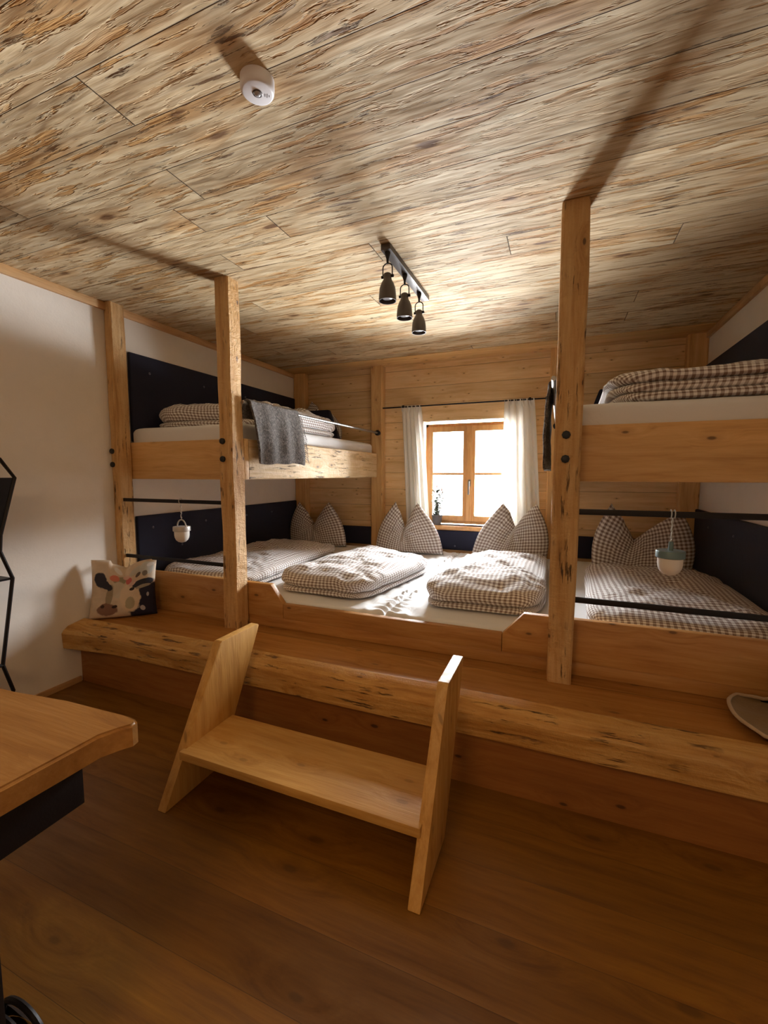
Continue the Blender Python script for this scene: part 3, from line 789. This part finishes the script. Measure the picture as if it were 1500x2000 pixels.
# ------------------------------------------------------------ fur throws over the safety rails
def throw(label, xr, outward, ya0, ya1, zt, z_out, skew, bulge=.02, seed=0.):
    """cloth laid over the rail at xr; outward = +1 hangs towards +x"""
    prof = []   # (dx, z, along)
    zi = 1.61
    pts = [(-.045, zi), (-.040, 1.66), (-.024, zt-.015), (0, zt+.004), (.024, zt-.012), (.030+bulge*.5, zt-.08), (.032+bulge, (zt+z_out)/2), (.030+bulge, z_out+.08), (.026+bulge*.6, z_out)]
    import bisect
    cum = [0]
    for a, b in zip(pts, pts[1:]): cum.append(cum[-1]+math.hypot(b[0]-a[0], b[1]-a[1]))
    L = cum[-1]
    def at(t):
        d = t*L; i = min(len(pts)-2, max(0, bisect.bisect(cum, d)-1)); f_ = (d-cum[i])/(cum[i+1]-cum[i])
        return pts[i][0]+(pts[i+1][0]-pts[i][0])*f_, pts[i][1]+(pts[i+1][1]-pts[i][1])*f_
    def f(u, v):
        dx, z = at(v); k = max(0, (zt-z)/(zt-z_out)) if dx > 0 else 0
        y = ya0+(ya1-ya0)*u + skew*k
        fold = .010*math.sin(u*19+seed+1.5*k)*min(1, .25+k)*(1 if dx > 0 else .0)
        return Vector((xr+outward*(dx+fold+.006*nz(y*14, z*14, seed)*(1 if dx > .01 else 0)), y, z+.012*nz(y*7, seed, v*2)*(1 if v > .8 else .3)))
    bm = grid_mesh(f, 60, 60, lambda u, v: (u*(ya1-ya0), v*L))
    # thickness + shaggy relief
    bmesh.ops.recalc_face_normals(bm, faces=bm.faces)
    geo = bmesh.ops.solidify(bm, geom=bm.faces[:], thickness=.012)
    for v in bm.verts:
        v.co += Vector((outward*.004*abs(nz(v.co.y*60, v.co.z*60, seed)), .004*nz(v.co.z*70, v.co.y*20, 3), 0))
    o = link('fur_throw', bm, M['fur'], loc=(xr, (ya0+ya1)/2, zt), angle=80); tag(o, label, 'blanket', 'grey throws over the bunk rails')
    bm = nb()
    for i in range(22):
        t = .25+.75*i/22; dx, z = at(.32+.62*i/22)
        if dx < .01: continue
        k = max(0, (zt-z)/(zt-z_out)); y = ya1+skew*k; x = xr+outward*(dx+.003)
        l = .025+.02*random.random()
        tube(bm, [(x, y-.004, z), (x+outward*.004, y+l*.5, z-.012), (x+outward*.002, y+l, z-.03-.01*random.random())], [.0022, .0018, .001], 5)
    link('fringe', bm, M['fur'], o, label='twisted fringe along the edge')
    return o
throw('shaggy grey throw hanging over the rail of the left bunk', -1.700, 1, 2.066, 2.56, 1.716, 1.345, .08, .012, 2.)
throw('shaggy throw hanging over the rail of the right bunk behind the post', -.035, -1, 2.25, 2.80, 1.73, 1.30, .05, .004, 6.)

# ------------------------------------------------------------ curtains
rod = empty('curtain_rod', (-.885, 4.06, 1.935), 'thin black curtain rod above the window', 'curtain rod')
bm = nb(); tube(bm, [(-1.655, 4.06, 1.935), (-.128, 4.06, 1.935)], .007, 10); link('rod', bm, M['black'], rod)
for x in (-1.437, -.258):
    bm = nb(); tube(bm, [(x, 4.06, 1.937), (x, YB-.001, 1.937)], .006, 8); lathe(bm, [(.0001, YB-.012), (.02, YB-.012), (.022, YB-.001)], x, 0, 12, 'y', 1.937)
    lathe(bm, [(.0001, 4.045), (.013, 4.048), (.013, 4.072), (.0001, 4.075)], x, 0, 12, 'y', 1.937)
    link('rod_bracket', bm, M['black'], rod)
bm = nb(); lathe(bm, [(.0001, -.118), (.012, -.120), (.012, -.130), (.006, -.134)], 0, 4.06, 12, 'x', 1.935); link('finial', bm, M['black'], rod)
def curtain(label, xt0, xt1, xb0, xb1, zb, seed, waves):
    def f(u, v):
        e = v**.8
        x0 = xt0+(xb0-xt0)*e; x1 = xt1+(xb1-xt1)*e
        amp = .014+.016*v
        ph = u*waves*2*PI + seed + .9*math.sin(v*2.2+u*3)
        x = x0+(x1-x0)*u + .006*math.cos(ph)
        y = 4.060 + amp*math.sin(ph)*(.35+.65*min(1, v*4)) + .008*nz(u*5, v*4, seed)
        if v < .05: y = 4.060 + .009*math.sin(ph*2)
        return Vector((x, min(y, YB-.03), 1.945-(1.945-zb)*v))
    bm = grid_mesh(f, 110, 60)
    bmesh.ops.solidify(bm, geom=bm.faces[:], thickness=.0012)
    o = link('curtain', bm, M['curtain'], loc=((xt0+xt1)/2, 4.06, 1.94), angle=80); tag(o, label, 'curtain', 'cream curtains')
curtain('narrow cream curtain left of the window', -1.462, -1.262, -1.400, -1.165, .745, 1.0, 5.0)
curtain('wider cream curtain right of the window', -.470, -.228, -.485, -.135, .745, 2.4, 4.5)

# ------------------------------------------------------------ flower pot on the sill
PX = -1.118
pot = empty('potted_flowers', (PX, 4.175, OZ0), 'small potted plant with dusty leaves and orange blooms on the sill', 'potted plant')
bm = nb(); lathe(bm, [(.0001, OZ0+.001), (.036, OZ0+.001), (.042, OZ0+.01), (.050, OZ0+.085), (.053, OZ0+.09), (.053, OZ0+.098), (.046, OZ0+.098), (.044, OZ0+.08), (.0001, OZ0+.078)], PX, 4.175, 24)
link('pot', bm, M['pot'], pot)
bm = nb(); lf = nb(); fl_ = nb(); fp = nb()
def leaf(b, c, d, w, l):
    d = Vector(d).normalized(); s = d.cross(Vector((0, 0, 1)))
    s = s.normalized() if s.length > .01 else Vector((1, 0, 0)); up = s.cross(d)
    P_ = [c, c+d*l*.35+s*w, c+d*l*.8+s*w*.6, c+d*l+up*.002, c+d*l*.8-s*w*.6, c+d*l*.35-s*w]
    q = [b.verts.new(p) for p in P_]; m_ = b.verts.new(c+d*l*.5-up*.004)
    for i in range(6): b.faces.new((q[i], q[(i+1) % 6], m_))
for i in range(34):
    a = random.uniform(0, 2*PI); r_ = random.uniform(.004, .034); h_ = random.uniform(.10, .37)
    sx_, sy_ = PX+r_*math.cos(a), 4.172+r_*.5*math.sin(a)-.004
    tip = Vector((sx_+random.uniform(-.02, .045), sy_+random.uniform(-.02, .012), OZ0+h_))
    base = Vector((PX+r_*.4*math.cos(a), 4.175+r_*.4*math.sin(a), OZ0+.075))
    midp = base.lerp(tip, .5)+Vector((.008*math.cos(a), .004, 0))
    tube(bm, [base, midp, tip], [.0016, .0013, .001], 5)
    for j in range(7):
        t = random.uniform(.35, 1.0); c = base.lerp(tip, t)
        aa = random.uniform(0, 2*PI); leaf(lf, c, (math.cos(aa), .5*math.sin(aa), random.uniform(-.2, .8)), random.uniform(.008, .015), random.uniform(.022, .042))
for (x, z, b_, R) in ((PX+.05, OZ0+.355, fl_, .020), (PX, OZ0+.385, fl_, .016), (PX+.03, OZ0+.30, fp, .018), (PX+.065, OZ0+.27, fp, .016), (PX+.06, OZ0+.325, fp, .014), (PX-.025, OZ0+.33, fp, .016), (PX+.045, OZ0+.17, fp, .014), (PX+.115, OZ0+.365, fp, .008)):
    c = Vector((x, 4.155, z))
    if x > PX+.105: tube(bm, [(PX+.045, 4.16, OZ0+.31), (PX+.08, 4.157, OZ0+.35), c], .001, 5)
    for j in range(9):
        aa = 2*PI*j/9; leaf(b_, c, (math.cos(aa), -.55+.25*(j % 2), math.sin(aa)), R*.38, R)
for nm, b_, mt in (('stems', bm, 'leaf'), ('leaves', lf, 'leaf'), ('blossoms', fl_, 'petal'), ('pale_blossoms', fp, 'petalpale')):
    link(nm, b_, M[mt], pot, smooth=False)

# ------------------------------------------------------------ track light
tr = empty('ceiling_track_light', (-.792, 2.31, H), 'black ceiling track with three bell shaped spotlights', 'ceiling light')
link('track', box(nb(), -.816, -.768, 1.975, 2.635, 2.332, H-.001, .003), M['greymetal'], tr)
for i, yy in enumerate((2.003, 2.250, 2.505)):
    x = -.792; bm = nb()
    lathe(bm, [(.0001, 2.236), (.012, 2.237), (.019, 2.232), (.021, 2.222), (.019, 2.214), (.021, 2.205), (.030, 2.190), (.038, 2.168), (.041, 2.140), (.0425, 2.108), (.0395, 2.108), (.038, 2.135), (.034, 2.165), (.0001, 2.168)], x, yy, 32)
    sp_ = link('spotlight', bm, M['greymetal'], tr)
    bm = nb()
    arc = [(x-.024, yy, 2.222)] + [(x-.024*math.cos(t*PI/8), yy, 2.262+.020*math.sin(t*PI/8)) for t in range(9)] + [(x+.024, yy, 2.222)]
    tube(bm, arc, .0030, 8)
    for s in (-1, 1): lathe(bm, [(.0001, x+s*.017), (.007, x+s*.017), (.007, x+s*.031), (.0001, x+s*.032)], 0, yy, 10, 'x', 2.222)
    link('bracket', bm, M['black'], sp_)
    bm = nb(); lathe(bm, [(.014, 2.332), (.014, 2.325), (.006, 2.300), (.005, 2.279)], x, yy, 16); link('stem', bm, M['black'], sp_)
    bm = nb(); lathe(bm, [(.0001, 2.118), (.022, 2.119), (.028, 2.124), (.028, 2.14), (.0001, 2.142)], x, yy, 24); link('bulb', bm, M['lens'], sp_, label='pale bulb face')

# ------------------------------------------------------------ motion detector on the ceiling
md = empty('motion_detector', (-.805, 1.060, H), 'round white detector on the ceiling', 'detector')
cx, cy, zb = -.805, 1.060, 2.325
bm = nb(); lathe(bm, [(.0001, zb), (.038, zb), (.0425, zb+.002), (.045, zb+.006), (.046, zb+.014), (.046, H-.001)], cx, cy, 48); link('housing', bm, M['white_plastic'], md)
bm = nb(); lathe(bm, [(.0135, zb+.001), (.0135, zb-.001), (.0115, zb-.002), (.0105, zb+.001)], cx, cy, 28); link('lens_ring', bm, M['greymetal'], md)
bm = nb(); lathe(bm, [(.0001, zb-.007), (.004, zb-.0065), (.008, zb-.004), (.0103, zb+.001)], cx, cy, 28); link('lens', bm, M['lens'], md, label='clear domed lens')
bm = nb()
for i, l in enumerate((.010, .013, .007)):
    a = math.radians(38); u_ = Vector((math.cos(a), math.sin(a), 0)); w_ = Vector((-math.sin(a), math.cos(a), 0))
    c = Vector((cx, cy, zb-.0004)) + u_*(.020+.0055*i)
    q = [bm.verts.new(c+u_*s1*.0009+w_*s2*l/2) for s1, s2 in ((-1, -1), (1, -1), (1, 1), (-1, 1))]; bm.faces.new(q)
link('vent_slots', bm, M['greymetal'], md, smooth=False, label='three short grey slots')

# ------------------------------------------------------------ hanging lanterns
def lantern(label, x, y, zbar, zband, band, globe, cordm, arch):
    r = empty('hanging_lantern', (x, y, zbar), label, 'lantern')
    zt_ = zband+.013
    bm = nb(); lathe(bm, [(.0001, zt_+.001), (.049, zt_+.001), (.0505, zt_-.002), (.0505, zband-.013), (.048, zband-.015), (.0001, zband-.0145)], x, y, 36); link('band', bm, M[band], r)
    bm = nb(); lathe(bm, [(.0435, zband-.0145), (.0435, zband-.040), (.041, zband-.055), (.034, zband-.070), (.022, zband-.081), (.008, zband-.0855), (.0001, zband-.086)], x, y, 32); link('globe', bm, M['lampwhite'], r, label='frosted white glass globe')
    bm = nb()
    if arch:
        tube(bm, [(x-.036*math.cos(t*PI/10), y, zt_-.004+.046*math.sin(t*PI/10)) for t in range(11)], .0042, 8); link('handle', bm, M[band], r); top = zt_+.042
    else:
        lathe(bm, [(.009, zt_), (.0085, zt_+.034), (.006, zt_+.036)], x, y, 14); link('stem', bm, M[band], r); top = zt_+.036
    bm = nb()
    R = .014
    for s in (-1, 1) if not arch else (0,):
        xx = x+s*.006
        tube(bm, [(xx, y+R*math.sin(a), zbar+.002+ (R+.002)*math.cos(a)) for a in [math.radians(q) for q in range(-150, 151, 20)]] , .0022, 7)
    zz = zbar-.012; pts = []
    m_ = 10
    for i in range(m_+1):
        t = i/m_; pts.append((x+.0022*math.sin(i*2.3), y+.002*math.cos(i*2.1), zz+(top-zz)*t))
    tube(bm, pts, .0026, 7)
    for t in (.15, .55, .85):
        zc_ = zz+(top-zz)*t; lathe(bm, [(.0001, zc_-.004), (.0048, zc_-.002), (.0048, zc_+.002), (.0001, zc_+.004)], x, y, 8)
    link('hook_cord', bm, M[cordm], r, label='pale knotted cord with hook')
lantern('pale metal lantern with arched handle hanging from the left bar', -2.150, 1.981, 1.112, .944, 'greymat', 'lampwhite', 'greymat', True)
lantern('teal lantern with white globe hanging from the right bar', .418, 1.981, 1.122, .966, 'teal', 'lampwhite', 'cord', False)

# ------------------------------------------------------------ cow cushion
pillow('square cushion printed with a flower crowned cow on the platform', -2.695, -2.310, (-2.662, .752), (-2.300, .735), (-2.47, .690), 1.755, PZ+.001, lean=.0, D=.055, seed=31, name='cow_print_cushion', mat='cow', group=None, uvm=True, rot=((-2.66, 1.755, 0), math.radians(41.8)), bulge=-.012)

# ------------------------------------------------------------ step stool
st = empty('step_stool', (-.85, 1.3, 0), 'wooden step with two leaning side boards against the platform', 'step stool')
side = [(1.10, 0), (1.395, 0), (1.675, .545), (1.42, .555)]
side = [(1.10, .001), (1.395, .001), (1.600, .40), (1.675, .545), (1.665, .553), (1.425, .553), (1.410, .545)]
link('side_board', prism(nb(), side, 'x', -1.378, -1.338, .004), M['stool_side'], st)
link('side_board', prism(nb(), side, 'x', -.372, -.332, .004), M['stool_side'], st)
link('tread', box(nb(), -1.350, -.360, 1.185, 1.475, .158, .192, .004), M['stool'], st)

# ------------------------------------------------------------ table in the foreground
tb = empty('table', (-1.6, .2, 0), 'wooden table with rounded corner and dark metal legs at lower left', 'table')
bm = nb(); x1, yb_ = -.845, .628
cor = [(-2.35, -.30), (-.872, -.30), (-.868, .0), (-.862, .30), (-.852, .50)]
cc = (x1-.035+.0, yb_-.04)
cor += [(-.850, .555), (-.836, .585), (-.822, .607), (-.826, .622), (-.842, .630), (-.875, .631), (-.95, .628), (-1.05, .624), (-1.15, .612), (-1.22, .603), (-1.28, .600), (-1.45, .602), (-1.8, .62), (-2.35, .615)]
A = [bm.verts.new((x, y, .75)) for x, y in cor]; fce = bm.faces.new(A)
ex = bmesh.ops.extrude_face_region(bm, geom=[fce]); vs = [v for v in ex['geom'] if isinstance(v, bmesh.types.BMVert)]
bmesh.ops.translate(bm, verts=vs, vec=(0, 0, -.048))
es = [e for e in bm.edges if abs(e.verts[0].co.z-e.verts[1].co.z) < .001 and e.verts[0].co.z > .74]
bmesh.ops.bevel(bm, geom=es, offset=.006, segments=3, affect='EDGES')
link('tabletop', bm, M['table'], tb, angle=35)
for xq in (-.925, -2.2):
    bm = nb(); box(bm, xq, xq+.05, -.22, .535, .612, .700, .002); box(bm, xq, xq+.05, -.22, -.14, .002, .612, .002); 
    box(bm, xq, xq+.05, .30, .38, .002, .612, .002); box(bm, xq, xq+.05, -.22, .38, .002, .03, .002)
    link('leg_frame', bm, M['black'], tb, label='black metal leg frame')

# ------------------------------------------------------------ black geometric rack by the left wall
rk = empty('geometric_rack', (-2.6, .95, 0), 'black metal rack of angular frames by the left wall', 'rack')
def zig(x, flip=False):
    right = [(1.240, 1.355), (1.298, 1.262), (1.222, .985), (1.215, .905), (1.258, .765), (1.190, .345), (1.225, .200), (1.16, .012)]
    left = [(1.90-y, z) for y, z in right]
    bm = nb()
    for P_ in (right, left):
        tube(bm, [(x, y, z) for y, z in P_], .0085, 6)
    tube(bm, [(x, right[0][0], right[0][1]), (x, .95, 1.50), (x, left[0][0], left[0][1])], .0085, 6)
    for i in (2, 5): tube(bm, [(x, right[i][0], right[i][1]), (x, left[i][0], left[i][1])], .0085, 6)
    return bm
link('frame', zig(-2.50), M['black'], rk, smooth=False); link('frame', zig(-2.69), M['black'], rk, smooth=False)
link('shelf', box(nb(), -2.69, -2.50, .642, 1.255, .758, .768), M['black'], rk, smooth=False)
link('shelf', box(nb(), -2.69, -2.50, .71, 1.19, .338, .348), M['black'], rk, smooth=False)
bm = nb(); prism(bm, [(.602, 1.262), (1.298, 1.262), (1.222, .985), (.678, .985)], 'x', -2.504, -2.498); link('panel', bm, M['black'], rk, smooth=False, label='solid black panel')

# ------------------------------------------------------------ felt hat on the platform at the right
ht = empty('felt_hat', (.86, 1.92, PZ), 'wide brimmed brown felt hat with pale edge on the platform at the right', 'hat')
cx, cy = .865, 1.885
bm = nb(); n = 64; rings = []
for (r_, z_) in ((.095, PZ+.022), (.12, PZ+.018), (.16, PZ+.014), (.205, PZ+.016), (.232, PZ+.028), (.240, PZ+.036), (.236, PZ+.026), (.20, PZ+.006), (.15, PZ+.002), (.095, PZ+.002)):
    ring = []
    for k in range(n):
        a = 2*PI*k/n; w = .010*math.cos(2*a+.4)*(r_/.24)**2 + .006*nz(math.cos(a)*3, math.sin(a)*3, 1)*(r_/.24)
        q = r_*(1+.03*math.cos(2*a))
        xx, yy_ = cx+q*math.cos(a), cy+q*math.sin(a)
        ring.append(bm.verts.new((min(xx, XR-.004), min(yy_, 2.052), max(PZ+.001, z_+abs(w)))))
    rings.append(ring)
for i in range(len(rings)):
    A, B = rings[i], rings[(i+1) % len(rings)]
    for k in range(n): bm.faces.new((A[k], A[(k+1) % n], B[(k+1) % n], B[k]))
link('brim', bm, M['fleece'], ht, angle=80)
bm = nb(); pts = []
for k in range(72):
    a = 2*PI*k/72; q = .240*(1+.03*math.cos(2*a)); w = .010*math.cos(2*a+.4) + .006*nz(math.cos(a)*3, math.sin(a)*3, 1)
    pts.append((min(cx+q*math.cos(a), XR-.012), min(cy+q*math.sin(a), 2.044), PZ+.034+abs(w)))
tube(bm, pts, [.0065+.0015*nz(k*1.3, 0, 0) for k in range(72)], 8, closed=True)
link('brim_edge', bm, M['rim'], ht, angle=80, label='pale frayed edge')
bm = nb(); lathe(bm, [(.098, PZ+.016), (.092, PZ+.04), (.086, PZ+.10), (.080, PZ+.14), (.066, PZ+.158), (.03, PZ+.150), (.0001, PZ+.146)], cx+.0, cy+.015, 40)
for v in bm.verts:
    v.co.x = cx+(v.co.x-cx)*(1.25)
link('crown', bm, M['fleece'], ht, angle=80)

# ------------------------------------------------------------ black bag with looped handles at the lower left
bg_ = empty('black_bag', (-1.02, .50, 0), 'dark bag with rounded loop handles on the floor at lower left', 'bag')
bm = nb(); hx, hy = .13, .055
def bagf(u, v):
    a = u*2*PI; e = 4
    c, s = math.cos(a), math.sin(a); rr = (abs(c)**e+abs(s)**e)**(-1/e)
    k = 1-.18*v
    return Vector((-1.05+hx*rr*c*k, .47+hy*rr*s*k*(1-.5*v**2), .002+.075*v+.006*nz(c*2, s*2, v*2)))
bmb = grid_mesh(bagf, 48, 10); link('bag_body', bmb, M['black'], bg_, angle=80)
for yy in (.455, .485):
    bm = nb(); tube(bm, [(-1.05-.075*math.cos(t*PI/14), yy, .07+.055*math.sin(t*PI/14)) for t in range(15)], .007, 8)
    link('handle', bm, M['black'], bg_, label='looped handle')
